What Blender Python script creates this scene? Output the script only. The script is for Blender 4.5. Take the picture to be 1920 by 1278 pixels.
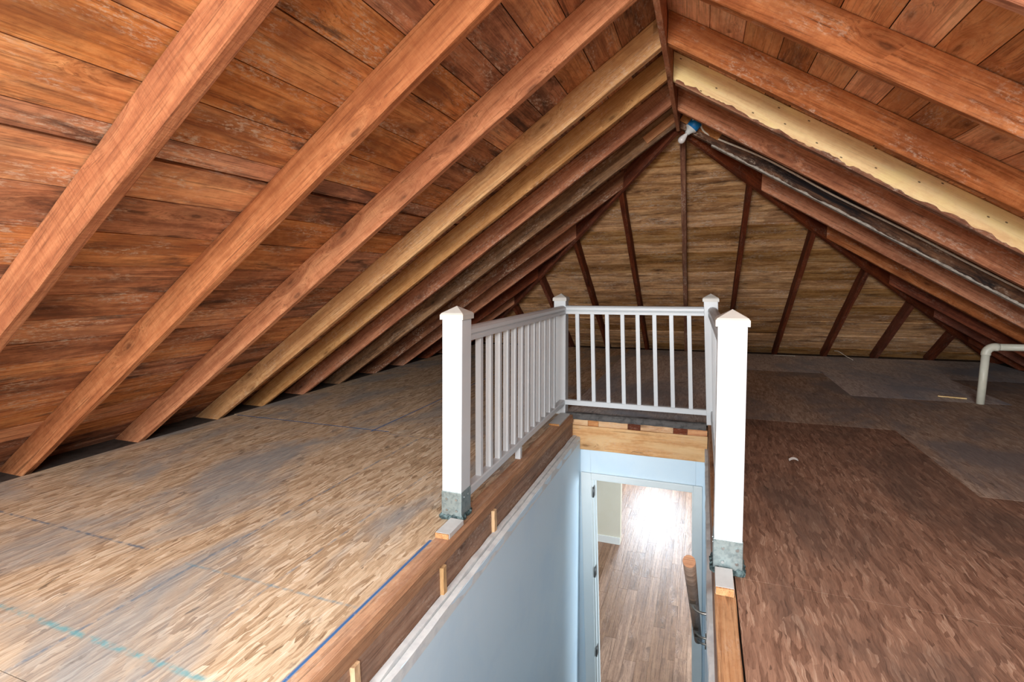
import bpy, bmesh, math, random
from mathutils import Vector, Matrix
random.seed(7)
for o in list(bpy.data.objects): bpy.data.objects.remove(o)
SC = bpy.context.scene
COL = SC.collection

# ------------------------------------------------------------------ camera
F_PX, YAW, PITCH, ROLL, CAM_H = 951.54, -0.3576, -0.1189, -0.0094, 1.1354
fw = Vector((math.sin(YAW)*math.cos(PITCH), math.cos(YAW)*math.cos(PITCH), math.sin(PITCH)))
rt = Vector((math.cos(YAW), -math.sin(YAW), 0)); up = rt.cross(fw)
rt, up = rt*math.cos(ROLL)+up*math.sin(ROLL), up*math.cos(ROLL)-rt*math.sin(ROLL)
cam = bpy.data.cameras.new('camera'); camo = bpy.data.objects.new('camera', cam); COL.objects.link(camo)
cam.sensor_fit = 'HORIZONTAL'; cam.sensor_width = 36.0; cam.lens = F_PX/1920*36; cam.clip_start = .02; cam.clip_end = 100
m = Matrix((rt, up, -fw)).transposed().to_4x4(); m.translation = Vector((0, 0, CAM_H)); camo.matrix_world = m
SC.camera = camo
# ------------------------------------------------------------------ view, world, daylight, added fill
vs = SC.view_settings
vs.view_transform = 'Standard'; vs.look = 'None'; vs.gamma = 1.0; vs.use_curve_mapping = False; vs.exposure = 0.32
W = bpy.data.worlds.new('sky'); SC.world = W; W.use_nodes = True
bg = W.node_tree.nodes['Background']; bg.inputs[0].default_value = (.75, .86, 1, 1); bg.inputs[1].default_value = 1.0
def area(name, loc, rot, sx, sy, power, col):
    l = bpy.data.lights.new(name, 'AREA'); l.shape = 'RECTANGLE'; l.size = sx; l.size_y = sy; l.energy = power; l.color = col
    o = bpy.data.objects.new(name, l); COL.objects.link(o); o.location = loc; o.rotation_euler = rot; return o
# daylight entering by the rear gable window (behind the camera) and by the window at the end of the lower hall
area('daylight_gable_window', (-.60, -4.92, 1.42), (math.radians(90), 0, 0), 1.5, 1.25, 390, (.97, .985, 1.0))
# fill light at two added, unseen roof windows, one per slope by the camera
FILL_Y0, FILL_Y1, FILL_S0, FILL_S1 = -2.15, -.85, .60, 1.75
area('added_roof_fill', (.73, -1.5, 1.80), (0, math.radians(31.86), 0), 1.0, 1.15, 195, (.90, .96, 1.0))
area('added_roof_fill', (-1.19, -1.5, 1.78), (0, math.radians(-34.05), 0), 1.0, 1.15, 135, (.90, .96, 1.0))
area('daylight_hall_window', (-.77, 10.90, -1.03), (math.radians(-90), 0, 0), .82, 1.04, 135, (.76, .88, 1.0))
area('added_hall_side_fill', (2.55, 5.55, -1.15), (0, math.radians(90), 0), 1.1, 1.3, 115, (.76, .88, 1.0))  # added fill for the hall partition wall, set at an unseen side window

# ------------------------------------------------------------------ geometry constants (metres)
XR, ZR, WL, WR = -0.2362, 2.4155, 3.574, 3.886       # underside of the rafters: apex and half spans at floor level
YE, YF = 4.80, 8.42                                  # ridge end, far eave
TL, TR, TH = math.atan2(ZR, WL), math.atan2(ZR, WR), math.atan2(ZR, YF-YE)
RD = .147                                            # rafter depth
LOW = -2.60                                          # floor of the storey below

# ------------------------------------------------------------------ node helpers
def lin(c):
    return tuple((v/12.92 if v <= .04045 else ((v+.055)/1.055)**2.4) for v in [x/255 for x in c])+(1,)
class N:
    def __init__(s, name):
        s.m = bpy.data.materials.new(name); s.m.use_nodes = True; s.t = s.m.node_tree
        s.b = s.t.nodes['Principled BSDF']
    def n(s, typ, ins=None, **kw):
        d = s.t.nodes.new(typ)
        for k, v in kw.items(): setattr(d, k, v)
        for k, v in (ins or {}).items():
            if isinstance(v, bpy.types.NodeSocket): s.t.links.new(v, d.inputs[k])
            else: d.inputs[k].default_value = v
        return d
    def math(s, op, a, b=0., c=0., clamp=False):
        return s.n('ShaderNodeMath', {0: a, 1: b, 2: c}, operation=op, use_clamp=clamp).outputs[0]
    def mix(s, f, a, b, mode='MIX'):
        d = s.n('ShaderNodeMix', data_type='RGBA', blend_type=mode); d.clamp_factor = True
        for k, v in ((0, f), (6, a), (7, b)):
            if isinstance(v, bpy.types.NodeSocket): s.t.links.new(v, d.inputs[k])
            else: d.inputs[k].default_value = v
        return d.outputs[2]
    def ramp(s, f, stops, interp='LINEAR'):
        d = s.n('ShaderNodeValToRGB', {0: f}); cr = d.color_ramp; cr.interpolation = interp
        while len(cr.elements) < len(stops): cr.elements.new(.5)
        for e, (p, c) in zip(cr.elements, stops): e.position = p; e.color = c if len(c) == 4 else tuple(c)+(1,)
        return d.outputs[0]
    def smooth(s, v, lo, hi):
        d = s.n('ShaderNodeMapRange', {0: v, 1: lo, 2: hi, 3: 0., 4: 1.}, interpolation_type='SMOOTHSTEP'); return d.outputs[0]
    def noise(s, vec, scale=1., detail=4., rough=.55, dist=0.):
        return s.n('ShaderNodeTexNoise', {'Vector': vec, 'Scale': scale, 'Detail': detail, 'Roughness': rough, 'Distortion': dist}).outputs['Fac']
    def mapv(s, vec, scale=(1, 1, 1), rot=(0, 0, 0), loc=(0, 0, 0)):
        return s.n('ShaderNodeMapping', {'Vector': vec, 'Location': loc, 'Rotation': rot, 'Scale': scale}).outputs[0]
    def bump(s, h, strength=.3, dist=.01):
        b = s.n('ShaderNodeBump', {'Height': h, 'Strength': strength, 'Distance': dist}); s.t.links.new(b.outputs[0], s.b.inputs['Normal'])
    def out(s, col, rough=.7, spec=.3):
        for k, v in (('Base Color', col), ('Roughness', rough), ('Specular IOR Level', spec)):
            if isinstance(v, bpy.types.NodeSocket): s.t.links.new(v, s.b.inputs[k])
            else: s.b.inputs[k].default_value = v
        return s.m
    def objcoord(s):
        tc = s.n('ShaderNodeTexCoord').outputs['Object']; r = s.n('ShaderNodeObjectInfo').outputs['Random']
        off = s.n('ShaderNodeCombineXYZ', {0: s.math('MULTIPLY', r, 37.), 1: s.math('MULTIPLY', r, 91.), 2: s.math('MULTIPLY', r, 53.)}).outputs[0]
        return s.n('ShaderNodeVectorMath', {0: tc, 1: off}, operation='ADD').outputs[0], r

def wood(name, dark, mid, light, blotch=None, blotch_amt=.5, stain=0., frost=0., knots=.85, saw=0., vary=.25, rough=.75, fine=.6, stain_col=(22, 22, 26), sat=1.02, nails=0., crack=.5):
    n = N(name); v, r = n.objcoord()
    sp = n.n('ShaderNodeSeparateXYZ', {0: v}); yz = n.math('ADD', sp.outputs[1], sp.outputs[2])
    kv = n.n('ShaderNodeCombineXYZ', {0: n.math('MULTIPLY', sp.outputs[0], 2.3), 1: n.math('MULTIPLY', yz, 6.8), 2: 0.}).outputs[0]
    kd = n.n('ShaderNodeTexVoronoi', {'Vector': kv, 'Scale': 1.}, voronoi_dimensions='2D'); d = kd.outputs['Distance']
    big = n.math('GREATER_THAN', n.n('ShaderNodeSeparateColor', {0: kd.outputs['Color']}).outputs[0], .78 if knots else 2.)
    pull = n.math('MULTIPLY', n.math('MULTIPLY', n.math('SUBTRACT', 1., n.smooth(d, .05, .5)), big), .05)
    gv = n.n('ShaderNodeCombineXYZ', {0: sp.outputs[0], 1: n.math('ADD', sp.outputs[1], pull), 2: n.math('ADD', sp.outputs[2], pull)}).outputs[0]
    g = n.noise(n.mapv(gv, (1.0, 24, 24)), 1., 8., .66, .6)
    col = n.ramp(g, [(.30, lin(dark)), (.48, lin(mid)), (.68, lin(light))])
    f = n.noise(n.mapv(gv, (4, 120, 120)), 1., 4., .65, .3)
    col = n.mix(n.math('MULTIPLY', n.smooth(f, .5, .66), fine), col, lin(tuple(x*.8 for x in dark)))
    sc = n.noise(n.mapv(v, (22, 30, 30)), 1., 6., .7)                       # scuffs and mottling
    col = n.mix(n.math('MULTIPLY', n.smooth(sc, .48, .72), .35), col, lin(light))
    col = n.mix(n.math('MULTIPLY', n.smooth(sc, .52, .30), .35), col, lin(dark))
    if blotch:
        b = n.noise(n.mapv(v, (1.3, 4.0, 4.0)), 1.6, 6., .66, .5)
        col = n.mix(n.math('MULTIPLY', n.smooth(b, .44, .64), blotch_amt), col, lin(blotch))
    if crack:
        ck = n.noise(n.mapv(gv, (1.6, 60, 60)), 1., 3., .5, .9); col = n.mix(n.math('MULTIPLY', n.smooth(ck, .66, .71), crack), col, lin(tuple(x*.35 for x in dark)))
    if knots:
        ks = n.noise(n.mapv(v, (16, 30, 30)), 1., 4., .6); dk = n.math('MULTIPLY_ADD', n.math('SUBTRACT', ks, .5), .16, d)
        k = n.math('MULTIPLY', n.math('SUBTRACT', 1., n.smooth(dk, .03, .13)), n.math('MULTIPLY', big, knots))
        ring = n.math('MULTIPLY_ADD', n.math('SINE', n.math('MULTIPLY', dk, 60.)), .15, .75)
        col = n.mix(n.math('MULTIPLY', k, ring), col, lin(tuple(x*.5 for x in dark)))
        halo = n.math('MULTIPLY', n.math('MULTIPLY', n.smooth(d, .36, .16), big), .35); col = n.mix(halo, col, lin(tuple(min(255, x*.92) for x in dark)))
    if frost:
        fm = n.smooth(n.noise(n.mapv(v, (2.5, 7, 7)), 1.3, 5., .6, .3), .46, .64)
        fs = n.smooth(n.noise(n.mapv(v, (34, 80, 80)), 1., 5., .75), .48, .62)
        col = n.mix(n.math('MULTIPLY', n.math('MULTIPLY', fm, fs), frost), col, lin((206, 184, 164)))
    if stain:
        sm = n.smooth(n.noise(n.mapv(v, (1.2, 7, 7)), 1.5, 8., .7, .6), .64-.28*stain, .72-.1*stain)
        col = n.mix(n.math('MULTIPLY', sm, min(1, .6+stain*.4)), col, lin(stain_col))
    if nails:
        nv = n.n('ShaderNodeCombineXYZ', {0: n.math('MULTIPLY', sp.outputs[0], 5.), 1: n.math('MULTIPLY', yz, 11.), 2: 0.}).outputs[0]
        nd = n.n('ShaderNodeTexVoronoi', {'Vector': nv, 'Scale': 1.}, voronoi_dimensions='2D')
        col = n.mix(n.math('MULTIPLY', n.smooth(nd.outputs['Distance'], .045, .03), nails), col, lin((70, 40, 26)))
    h = n.n('ShaderNodeHueSaturation', {'Color': col, 'Hue': .505, 'Saturation': n.math('MULTIPLY_ADD', r, -.16, sat+.06), 'Value': n.math('MULTIPLY_ADD', r, vary, 1-vary/2)})
    hh = g; colout = h.outputs[0]
    if saw:
        w = n.noise(n.mapv(v, (170, 5, 5)), 1., 2., .5); hh = n.math('MULTIPLY_ADD', w, saw, g)
        colout = n.mix(n.math('MULTIPLY', n.smooth(w, .5, .7), .3*saw), colout, lin(dark))
    n.bump(n.math('MULTIPLY_ADD', f, .6, n.math('MULTIPLY_ADD', sc, .4, hh)), .6, .005)
    return n.out(colout, rough, .2)

M = {}
M['rafter']   = wood('rafter_wood', (134, 72, 40), (178, 106, 64), (200, 134, 88), (148, 80, 44), .5, saw=.6)
M['rafter_dim'] = wood('rafter_wood_dimmed', (112, 58, 32), (152, 86, 50), (174, 110, 70), (124, 64, 36), .5, saw=.9)  # copy of the rafter wood, shade put into its colour against strong near light
M['rafter_y'] = wood('rafter_wood_golden', (150, 98, 58), (190, 136, 88), (210, 164, 114), (160, 106, 64), .5, frost=.3)
M['rafter_r'] = wood('rafter_wood_red', (128, 70, 44), (178, 108, 74), (204, 138, 100), (124, 68, 46), .5, frost=.5, saw=.5)
M['rafter_w'] = wood('rafter_wood_weathered', (92, 52, 38), (140, 88, 66), (178, 130, 100), (88, 56, 46), .5, frost=.7)
M['rafter_d'] = wood('rafter_wood_dark', (76, 34, 22), (112, 52, 34), (138, 70, 46), (60, 30, 22), .5, frost=.15)
M['rafter_k'] = wood('rafter_wood_blackened', (70, 46, 36), (112, 74, 54), (150, 108, 80), (40, 32, 30), .7, stain=.9, frost=.5, stain_col=(16, 17, 22))
M['rafter_g'] = wood('rafter_wood_grey', (98, 68, 50), (152, 112, 84), (190, 150, 116), (96, 76, 62), .5, stain=.3, frost=.8, stain_col=(40, 38, 38))
M['pale']     = wood('pale_new_pine', (226, 176, 120), (246, 208, 150), (252, 224, 168), (252, 228, 150), .5, knots=.0, fine=.2, vary=.02, nails=.85, crack=.1, sat=.92)
M['cleat'] = wood('cleat_pine', (176, 134, 96), (204, 164, 124), (218, 184, 146), knots=0, fine=.3, crack=.2)
M['sheath']   = wood('sheathing_wood', (120, 70, 48), (180, 114, 80), (214, 148, 106), (106, 66, 50), .75, stain=.5, frost=.8, vary=.4, stain_col=(58, 42, 40), sat=.95)
M['sheath2']  = wood('sheathing_wood_light', (146, 86, 56), (202, 132, 88), (228, 166, 116), (126, 76, 54), .65, stain=.4, frost=.8, vary=.3, stain_col=(70, 52, 48))
M['sheath3']  = wood('sheathing_wood_right', (186, 116, 78), (234, 164, 118), (246, 190, 144), (180, 112, 78), .6, frost=.3, vary=.34, stain=.12, stain_col=(104, 70, 56))
M['hipboard'] = wood('hip_sheathing_wood', (136, 88, 54), (204, 148, 98), (234, 188, 138), (130, 86, 54), .7, stain=.36, frost=.9, vary=.5, stain_col=(80, 54, 40))
M['block']    = wood('block_wood', (156, 90, 54), (196, 130, 84), (214, 156, 106), (170, 102, 62), .4)
M['beam']     = wood('header_pine', (178, 124, 82), (206, 156, 112), (222, 180, 136), (222, 188, 146), .6, frost=.3, fine=.3, vary=.05)
M['joist']    = wood('joist_wood', (118, 78, 58), (152, 108, 82), (176, 136, 108), (130, 98, 80), .6, frost=.5, sat=.85)
M['trim_or']  = wood('rim_wood_orange', (140, 92, 60), (170, 116, 76), (190, 138, 96), (152, 100, 66), .5, sat=.88)
M['plate']    = wood('plate_wood', (150, 102, 74), (182, 134, 100), (204, 162, 126), (150, 118, 98), .6, frost=.4, stain=.1)
M['oak']      = wood('oak_handrail', (84, 62, 48), (110, 84, 66), (130, 102, 82), knots=0, vary=.02, rough=.45, sat=.75)
M['oak_end']  = wood('oak_handrail_end', (104, 64, 40), (140, 92, 60), (158, 112, 78), knots=0, vary=.02, sat=.85)
M['deck']     = wood('roof_deck_wood', (30, 18, 14), (44, 26, 18), (56, 34, 24), vary=.1)
M['hallplank']= wood('hall_floor_wood', (112, 70, 44), (150, 98, 64), (178, 124, 84), (120, 78, 52), .4, knots=.3, vary=.5, rough=.34, sat=.82)

def simple(name, col, rough=.5, metal=0., spec=.4, nscale=0., ncol=None, namt=.5, bump=0.):
    n = N(name); c = lin(col)
    if nscale:
        v = n.n('ShaderNodeTexCoord').outputs['Object']; f = n.noise(v, nscale, 5., .6, .3)
        c = n.mix(n.math('MULTIPLY', n.smooth(f, .42, .68), namt), lin(col), lin(ncol))
        if bump: n.bump(f, bump, .004)
    n.b.inputs['Metallic'].default_value = metal
    return n.out(c, rough, spec)
M['vinyl']   = simple('white_vinyl', (204, 209, 211), .38, 0, .4, 3., (196, 202, 205), .5)
M['cap']     = simple('white_vinyl_cap', (196, 194, 186), .4, 0, .4, 5., (186, 182, 172), .6)
M['steel']   = simple('galvanised_steel', (158, 172, 172), .45, .75, .5, 55., (120, 136, 138), .7, .15)
M['screw']   = simple('screw_steel', (190, 196, 196), .3, .9, .5, 40., (110, 116, 116), .5)
M['rubber']  = simple('black_gasket', (44, 60, 62), .6, 0, .3, 40., (110, 132, 132), .7, .5)
M['wellpaint']=simple('wall_paint_daylight_blue', (208, 227, 238), .5, 0, .35, 2.5, (196, 219, 235), .6, .05)  # light paint; blue of the hall daylight is put into its colour
M['doorpaint']=simple('door_trim_paint', (214, 222, 222), .4, 0, .4, 4., (205, 214, 215), .5)
M['plaster'] = simple('rough_plaster_edge', (214, 216, 214), .9, 0, .2, 18., (188, 191, 194), .6, .35)
M['oldpaint'] = simple('old_white_paint', (176, 168, 156), .9, 0, .2, 24., (120, 108, 98), .7, .4)
M['drypatch']= simple('painted_patch', (190, 196, 204), .8, 0, .2, 14., (160, 150, 146), .5, .3)
M['beige']   = simple('beige_wall_paint', (226, 216, 196), .7, 0, .3, 2., (220, 208, 184), .5)
M['basewhite']=simple('white_baseboard_paint', (238, 236, 230), .5, 0, .3, 3., (232, 229, 222), .4)
M['ceilpaint']=simple('ceiling_paint', (236, 236, 232), .9, 0, .2, 2., (230, 230, 226), .4)
M['pvc']     = simple('pvc_pipe', (222, 222, 206), .4, 0, .4, 8., (206, 204, 184), .6)
M['bluebox'] = simple('blue_plastic_box', (28, 128, 196), .4, 0, .4, 20., (20, 108, 176), .6)
M['porcelain']=simple('lampholder_white', (224, 228, 226), .35, 0, .4, 15., (206, 212, 210), .5)
M['bulb']    = simple('frosted_bulb_glass', (236, 232, 228), .2, 0, .6, 10., (226, 220, 216), .4)
M['cable']   = simple('white_cable', (232, 224, 206), .5, 0, .3, 60., (214, 202, 180), .5)
M['nosing']  = simple('grey_felt_edge', (96, 94, 92), .95, 0, .1, 34., (62, 60, 60), .7, .5)
M['hinge']   = simple('hinge_steel', (96, 98, 98), .4, .7, .4, 30., (70, 72, 74), .5)
M['nickel']  = simple('nickel_bracket', (150, 146, 138), .3, .85, .5, 20., (110, 106, 100), .5)
M['endgrain']= wood('end_grain', (150, 98, 62), (182, 128, 84), (198, 150, 106), knots=0)
M['whiteblk']= simple('white_primed_block', (200, 202, 200), .6, 0, .3, 20., (186, 188, 186), .5)
M['dust']    = simple('grey_insulation_dust', (84, 76, 70), 1., 0, .1, 12., (58, 52, 48), .7, .6)
M['glass']   = None
g = N('window_glass'); g.b.inputs['Transmission Weight'].default_value = 1; g.b.inputs['IOR'].default_value = 1.45
gn = g.noise(g.n('ShaderNodeTexCoord').outputs['Object'], 3., 2.); M['glass'] = g.out(g.mix(gn, (.96, .98, .98, 1), (1, 1, 1, 1)), .02, .5)

def osb(name, tones, grey, grey_amt, lines=(), seed=0.):
    n = N(name); P0 = n.n('ShaderNodeNewGeometry').outputs['Position']
    wv = n.n('ShaderNodeVectorMath', {0: n.n('ShaderNodeTexNoise', {'Vector': P0, 'Scale': 9., 'Detail': 3.}).outputs['Color'], 1: (.03, .05, 0)}, operation='MULTIPLY').outputs[0]
    P = n.n('ShaderNodeVectorMath', {0: P0, 1: wv}, operation='ADD').outputs[0]
    st = [(i/(len(tones)-1), lin(c)) for i, c in enumerate(tones)]
    def layer(rot, sc, off):
        v = n.mapv(P, sc, (0, 0, rot), (off, off*1.7, seed)); vo = n.n('ShaderNodeTexVoronoi', {'Vector': v, 'Scale': 1.}, voronoi_dimensions='2D')
        s = n.n('ShaderNodeSeparateColor', {0: vo.outputs['Color']})
        fib = n.noise(n.mapv(P, (sc[0]*4.5, sc[1]*1.1, 1), (0, 0, rot), (off, off, seed)), 1., 4., .65, .3)
        t = n.math('MULTIPLY_ADD', n.math('SUBTRACT', fib, .5), 1.15, n.math('MULTIPLY_ADD', s.outputs[0], .62, .19))
        return t, s.outputs[1], vo.outputs['Distance']
    t0, gsel, d0 = layer(.0, (44, 8, 1), 0.)
    for rot, sc, off, th in ((.30, (42, 8.5, 1), 3.1, .5), (-.42, (48, 9, 1), 7.7, .6), (.85, (44, 12, 1), 13.3, .80), (-.95, (50, 12, 1), 21.9, .82), (.12, (95, 11, 1), 31., .6)):
        t2, g2, d2 = layer(rot, sc, off); mk = n.math('GREATER_THAN', g2, th)
        t0 = n.math('MULTIPLY_ADD', mk, n.math('SUBTRACT', t2, t0), t0); d0 = n.math('MULTIPLY_ADD', mk, n.math('SUBTRACT', d2, d0), d0)
    c = n.ramp(t0, st)
    fibre = n.noise(n.mapv(P, (210, 22, 1)), 1., 5., .7, .4)
    c = n.mix(n.math('MULTIPLY', n.smooth(fibre, .5, .7), .3), c, lin(tuple(x*.6 for x in tones[0])))
    chips = n.noise(n.mapv(P, (30, 8, 1), (0, 0, .35)), 1., 2., .5, .6); c = n.mix(n.math('MULTIPLY', n.smooth(chips, .71, .73), .55), c, lin(tuple(x*.5 for x in tones[0])))
    lowf = n.noise(n.mapv(P, (1.1, .55, 1), (0, 0, .2), (seed*3, seed, 0)), 1.6, 5., .62, .6)
    c = n.mix(n.math('MULTIPLY', n.smooth(lowf, .44, .66), grey_amt), c, lin(grey))
    spots = n.noise(n.mapv(P, (9, 4, 1), (0, 0, .5)), 1., 5., .65); c = n.mix(n.math('MULTIPLY', n.smooth(spots, .62, .72), .55), c, lin(tuple(x*.42 for x in tones[0])))
    sp = n.n('ShaderNodeSeparateXYZ', {0: n.n('ShaderNodeNewGeometry').outputs['Position']})
    brk = n.noise(n.n('ShaderNodeNewGeometry').outputs['Position'], 22., 4., .7)
    for axis, pos, w, lo, hi, colr, amt in lines:     # snapped chalk lines on the sheets
        a, b = (sp.outputs[0], sp.outputs[1]) if axis == 'x' else (sp.outputs[1], sp.outputs[0])
        d = n.math('ABSOLUTE', n.math('SUBTRACT', a, pos)); mk = n.math('SUBTRACT', 1., n.smooth(d, w*.1, w))
        mk = n.math('MULTIPLY', mk, n.math('MULTIPLY', n.math('GREATER_THAN', b, lo), n.math('LESS_THAN', b, hi)))
        mk = n.math('MULTIPLY', mk, n.math('MULTIPLY', n.smooth(brk, *((.2, .42) if amt > .94 else (.36, .62))), amt)); c = n.mix(mk, c, lin(colr))
    n.bump(n.math('MULTIPLY_ADD', fibre, .5, d0), .3, .004)
    return n.out(c, .8, .2)
BLUE, TEAL = (58, 104, 156), (96, 164, 172)
CH = [('x', -1.086, .013, -1, 1.86, BLUE, 1.), ('x', -1.49, .010, 0, 2.6, (96, 120, 140), .6), ('x', -1.895, .014, 0, 3.1, (90, 118, 140), .7),
      ('y', 1.385, .012, -3.7, -2.2, (84, 112, 134), .8), ('y', 1.36, .011, -1.95, -1.1, (110, 150, 164), .6), ('y', .94, .018, -2.32, -1.2, TEAL, .75),
      ('y', 3.19, .013, -3.75, -2.2, BLUE, 1.), ('y', 3.14, .010, -2.2, -1.7, (90, 118, 150), .7), ('x', -2.335, .013, 3.15, 6., BLUE, .95)]
M['osb_left']  = osb('osb_pale', [(122, 96, 72), (178, 150, 118), (202, 176, 144), (220, 197, 166), (238, 224, 202)], (146, 152, 154), .75, CH, 1.3)
M['osb_right'] = osb('osb_brown', [(88, 62, 48), (124, 92, 74), (142, 108, 88), (158, 122, 100), (194, 166, 142)], (88, 74, 66), .6, (), 5.1)
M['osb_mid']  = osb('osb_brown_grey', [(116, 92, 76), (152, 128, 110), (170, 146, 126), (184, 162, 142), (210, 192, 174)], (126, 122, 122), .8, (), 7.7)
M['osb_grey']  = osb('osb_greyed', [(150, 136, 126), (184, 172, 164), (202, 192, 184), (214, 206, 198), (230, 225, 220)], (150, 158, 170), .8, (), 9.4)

# ------------------------------------------------------------------ mesh helpers
def obj(name, verts, faces, mat, parent=None, smooth=False):
    me = bpy.data.meshes.new(name); me.from_pydata([tuple(v) for v in verts], [], faces); me.update()
    return link(name, me, mat, parent, smooth)
def link(name, me, mat, parent=None, smooth=False):
    if not me.materials and mat: me.materials.append(mat)
    o = bpy.data.objects.new(name, me); COL.objects.link(o)
    if smooth:
        for p in me.polygons: p.use_smooth = True
    if parent: o.parent = parent
    return o
def bm_obj(name, bm, mat, parent=None, smooth=False):
    bmesh.ops.recalc_face_normals(bm, faces=bm.faces); me = bpy.data.meshes.new(name); bm.to_mesh(me); bm.free(); return link(name, me, mat, parent, smooth)
def tag(o, label=None, cat=None, group=None, kind=None):
    for k, v in (('label', label), ('category', cat), ('group', group), ('kind', kind)):
        if v: o[k] = v
    return o
def empty(name, loc=(0, 0, 0)):
    o = bpy.data.objects.new(name, None); COL.objects.link(o); o.location = loc; o.empty_display_size = .05; return o
def bm_box(bm, x0, x1, y0, y1, z0, z1, bev=0.):
    r = bmesh.ops.create_cube(bm, size=1)['verts']
    for v in r: v.co = Vector((x0+(v.co.x+.5)*(x1-x0), y0+(v.co.y+.5)*(y1-y0), z0+(v.co.z+.5)*(z1-z0)))
    if bev:
        es = {e for v in r for e in v.link_edges}; bmesh.ops.bevel(bm, geom=list(es), offset=bev, segments=2, affect='EDGES', profile=.6)
def box(name, x0, x1, y0, y1, z0, z1, mat, parent=None, bev=0., shear=None):
    """box; the mesh is local to its centre so that grain follows it; shear = function on world vertices"""
    bm = bmesh.new(); bm_box(bm, x0, x1, y0, y1, z0, z1, bev)
    if shear:
        for v in bm.verts: v.co = shear(v.co)
    o = bm_obj(name, bm, mat, parent); return o
def frame_mat(O, ex, ey, ez):
    mm = Matrix((ex, ey, ez)).transposed().to_4x4(); mm.translation = O; return mm
def loft(name, A, B, mat, mw, n=10, jit=.0015, ch=.004, parent=None, rng=None):
    """timber: cross-section corner lists A (start) and B (end), 4 local points each (x along, y thick, z deep), chamfered and slightly uneven"""
    rng = rng or random; verts = []; faces = []
    def chamf(q):
        out = []
        for i in range(4):
            p, a, b = q[i], q[i-1], q[(i+1) % 4]
            out.append(p+(a-p).normalized()*ch); out.append(p+(b-p).normalized()*ch)
        return out
    for k in range(n+1):
        t = k/n; q = [Vector(A[i]).lerp(Vector(B[i]), t) for i in range(4)]
        c = chamf(q)
        for v in c: verts.append(v+Vector((0, rng.uniform(-jit, jit), rng.uniform(-jit, jit))))
    for k in range(n):
        for i in range(8):
            a = k*8+i; b = k*8+(i+1) % 8; faces.append((a, b, b+8, a+8))
    faces.append(tuple(range(7, -1, -1))); faces.append(tuple(range(n*8, n*8+8)))
    bm = bmesh.new(); vs_ = [bm.verts.new(v) for v in verts]
    for f_ in faces: bm.faces.new([vs_[i] for i in f_])
    o = bm_obj(name, bm, mat, parent); o.matrix_world = mw
    return o
def plank(name, quad, th, mw, mat, parent=None, jz=0.):
    """flat board: quad of local (x along, y across) points, thickness +z; uneven by jz"""
    v = [(x, y, random.uniform(-jz, jz)) for x, y in quad]; v += [(x, y, th) for x, y in quad]
    k = len(quad); fc = [tuple(range(k-1, -1, -1)), tuple(range(k, 2*k))]+[(i, (i+1) % k, k+(i+1) % k, k+i) for i in range(k)]
    o = obj(name, v, fc, mat, parent); o.matrix_world = mw; return o
def tube(name, pts, r, mat, parent=None, seg=10, caps=True, rs=None):
    pts = [Vector(p) for p in pts]; verts = []; faces = []
    u = None
    for i, p in enumerate(pts):
        d = (pts[min(i+1, len(pts)-1)]-pts[max(i-1, 0)]).normalized()
        if u is None: u = d.orthogonal().normalized()
        u = (u-d*u.dot(d)).normalized(); w = d.cross(u); rr = rs[i] if rs else r
        for k in range(seg):
            a = 2*math.pi*k/seg; verts.append(p+(u*math.cos(a)+w*math.sin(a))*rr)
    for i in range(len(pts)-1):
        for k in range(seg):
            a = i*seg+k; b = i*seg+(k+1) % seg; faces.append((a, b, b+seg, a+seg))
    if caps: faces.append(tuple(range(seg-1, -1, -1))); faces.append(tuple(range((len(pts)-1)*seg, len(pts)*seg)))
    bm = bmesh.new(); vv = [bm.verts.new(v) for v in verts]
    for f_ in faces: bm.faces.new([vv[i] for i in f_])
    o = bm_obj(name, bm, mat, parent, True)
    for p in o.data.polygons:
        if len(p.vertices) > 4: p.use_smooth = False
    return o
def spline(pts, n=8):
    pts = [Vector(p) for p in pts]; P = [pts[0]]+pts+[pts[-1]]; out = []
    for i in range(1, len(P)-2):
        for k in range(n):
            t = k/n; a, b, c, d = P[i-1], P[i], P[i+1], P[i+2]
            out.append(.5*((2*b)+(c-a)*t+(2*a-5*b+4*c-d)*t*t+(3*b-a-3*c+d)*t*t*t))
    out.append(pts[-1]); return out
X, Y, Z = Vector((1, 0, 0)), Vector((0, 1, 0)), Vector((0, 0, 1))

# ================================================================== SETTING: roof planes
DL = Vector((-math.cos(TL), 0, -math.sin(TL))); NL = Vector((-math.sin(TL), 0, math.cos(TL)))
DR = Vector((math.cos(TR), 0, -math.sin(TR)));  NR = Vector((math.sin(TR), 0, math.cos(TR)))
DH = Vector((0, math.cos(TH), -math.sin(TH)));  NH = Vector((0, math.sin(TH), math.cos(TH)))
APEX = Vector((XR, 0, ZR)); APEXH = Vector((XR, YE, ZR))
YB = -5.0                                           # rear gable
def hip_y(dx, th, off):   # y where a side roof plane (offset off above rafter bottoms) meets the hip plane at plan distance dx from the ridge
    return YE+((off/math.cos(TH)-off/math.cos(th))+dx*math.tan(th))/math.tan(TH)
SB = RD+.001; TB = .019
JL = [-SB*math.tan(TL), .18, .37, .56, .745, .894, 1.067, 1.276, 1.472, 1.651, 1.745, 1.953, 2.16, 2.38, 2.58, 2.77, 2.962, 3.156, 3.339, 3.53, 3.72, 3.91, 4.10, 4.29, 4.48, 4.66]
JR = [-SB*math.tan(TR), .176, .37, .563, .728, .92, 1.09, 1.245, 1.457, 1.673, 1.87, 2.07, 2.27, 2.46, 2.66, 2.85, 3.05, 3.24, 3.44, 3.63, 3.83, 4.02, 4.22, 4.41, 4.6, 4.8, 4.95]
LY = [.52, 1.1208, 1.7838, 2.4677, 3.1209, 3.6009, 4.1228, 4.6893]
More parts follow.
